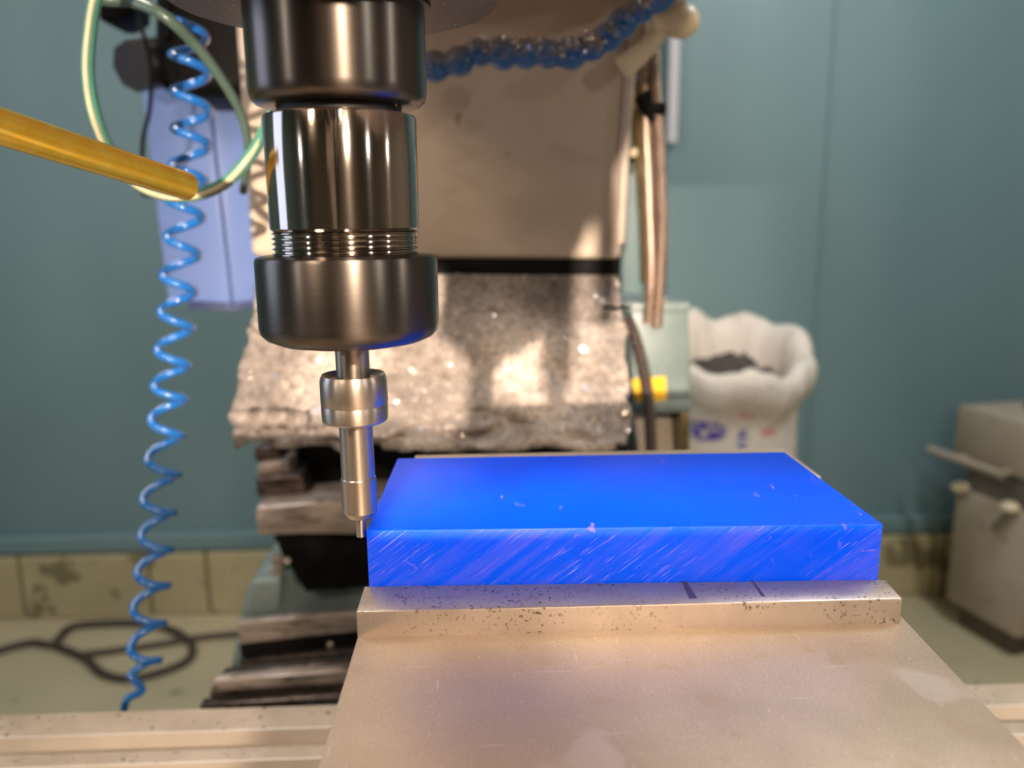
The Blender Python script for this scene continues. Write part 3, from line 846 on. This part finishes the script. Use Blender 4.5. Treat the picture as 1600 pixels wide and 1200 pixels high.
md = sk.modifiers.new('sub', 'SUBSURF'); md.levels = 1; md.render_levels = 1
bm = B(); bmesh.ops.create_grid(bm, x_segments=40, y_segments=40, size=.5)
vs_ = []
for v_ in bm.verts:
    x_, y_ = v_.co.x*2, v_.co.y*2
    # disc mapping
    rr_ = math.hypot(x_, y_); mx = max(abs(x_), abs(y_)); s_ = mx/rr_ if rr_ > 1e-6 else 0
    x_, y_ = x_*s_, y_*s_
    v_.co = Vector((SX+x_*.122, SY+y_*.115, -.305+.055*y_+.03*noise.noise(Vector((x_*3, y_*3, 0)))+.015*noise.noise(Vector((x_*9, y_*9, 0)))))
new('sack_filling', bm, M_sackin, skr, 80)

# ------------------------------------------------------------------ cabinet on the right
B0 = onz(1583, 1035, ZF)
A0 = at(1478, 925, 1.98); A0.z = ZF
hz = at(1503, 634, A0.y).z
dirv = (B0-A0); dirv.z = 0; Ld = dirv.length; dirv.normalize()
per = Vector((dirv.y, -dirv.x, 0))
if per.x < 0: per = -per
cab = empty('grey_cabinet', A0+per*.25+dirv*Ld/2, 'grey enamel floor cabinet with rail and handle at the right edge', 'cabinet')
Z = Vector((0, 0, 1)); Wd = .5
def cb(name, s0, s1, p0, p1, z0, z1, mat, bev=.006, par=None):
    c = [A0+dirv*s0+per*p0, A0+dirv*s1+per*p0, A0+dirv*s1+per*p1, A0+dirv*s0+per*p1]
    return new(name, prism([Vector((q.x, q.y, z0)) for q in c], (0, 0, z1-z0), bev, 2), mat, par or cab, 40)
H = hz
cb('cabinet_body', 0, Ld, 0, Wd, ZF+.07, H-.245, M_cab)
cb('shadow_plinth', .03, Ld-.03, .03, Wd-.03, ZF, ZF+.07, M_joint, 0)  # dark strip standing for the shadowed gap under the cabinet
cb('recess_panel', .01, Ld-.01, .02, Wd-.02, H-.245, H-.15, M_cabd, 0)
cb('cabinet_top', -.015, Ld+.01, -.012, Wd, H-.15, H, M_cab)
# pan set in the top
q = A0+dirv*(Ld*.55)+per*.23
new('round_pan', lathe([(.10, H+.014), (.112, H+.012), (.115, H+.001), (.05, H+.001)], q.x, q.y, 48), M_black, cab, 40)
zr_ = H-.145
r1_ = new('towel_rail', tube([A0+dirv*(-.07)-per*.045+Z*(zr_-A0.z), A0+dirv*(Ld*.75)-per*.045+Z*(zr_-A0.z)], .011, 14), M_cab, cab, 40)
for s in (.03, Ld*.7):
    new('rail_bracket', tube([A0+dirv*s-per*.045+Z*(zr_-A0.z), A0+dirv*s+per*.01+Z*(zr_-A0.z)], .009, 12), M_cab, cab, 40)
for s in (.03, Ld*.80):
    kn = A0+dirv*s-per*.018+Z*(H-.235-A0.z)
    new('catch', ball(kn, .022, (1.1, 1.1, .7)), M_ivory, cab, 60)
new('handle', tube([A0+dirv*(Ld*.80)-per*.02+Z*(H-.245-A0.z), A0+dirv*(Ld*.62)-per*.02+Z*(H-.315-A0.z)], .007, 12), M_cabd, cab, 40)
for s, pp_ in ((.06, .06), (Ld-.06, .06), (Ld-.06, Wd-.06)):
    pass
rs = cb('rust_label', Ld*.9985, Ld+.0015, .06, .16, ZF+.13, ZF+.28, Mt('rusty_yellow', (.42, .26, .10), .6).m, 0)
cb('side_door', Ld-.001, Ld+.010, .03, Wd-.03, ZF+.10, H-.26, M_ivory, .003)

# ------------------------------------------------------------------ floor cable
zc_ = ZF+.012
lp = [(-60, 1040), (0, 1016), (50, 1004), (82, 1006), (110, 980), (160, 974), (220, 974), (270, 985), (300, 1008), (292, 1032), (250, 1050), (200, 1060), (160, 1052), (135, 1030), (110, 1018), (84, 1008)]
pth = catmull([onz(x, y, zc_) for x, y in lp], 6)
fc = new('floor_cable', tube(pth, .011, 10), M_wire, smooth=60)
tag(fc, 'dark brown cable lying in a loop on the floor at the left', 'cable')
lp = [(130, 1022), (180, 1016), (250, 1006), (310, 996), (370, 990), (430, 985)]
fc = new('floor_cable', tube(catmull([onz(x, y, zc_) for x, y in lp], 6), .009, 10), M_wire, smooth=60)
tag(fc, 'dark cable running from the floor loop towards the machine base', 'cable')

fixparents()
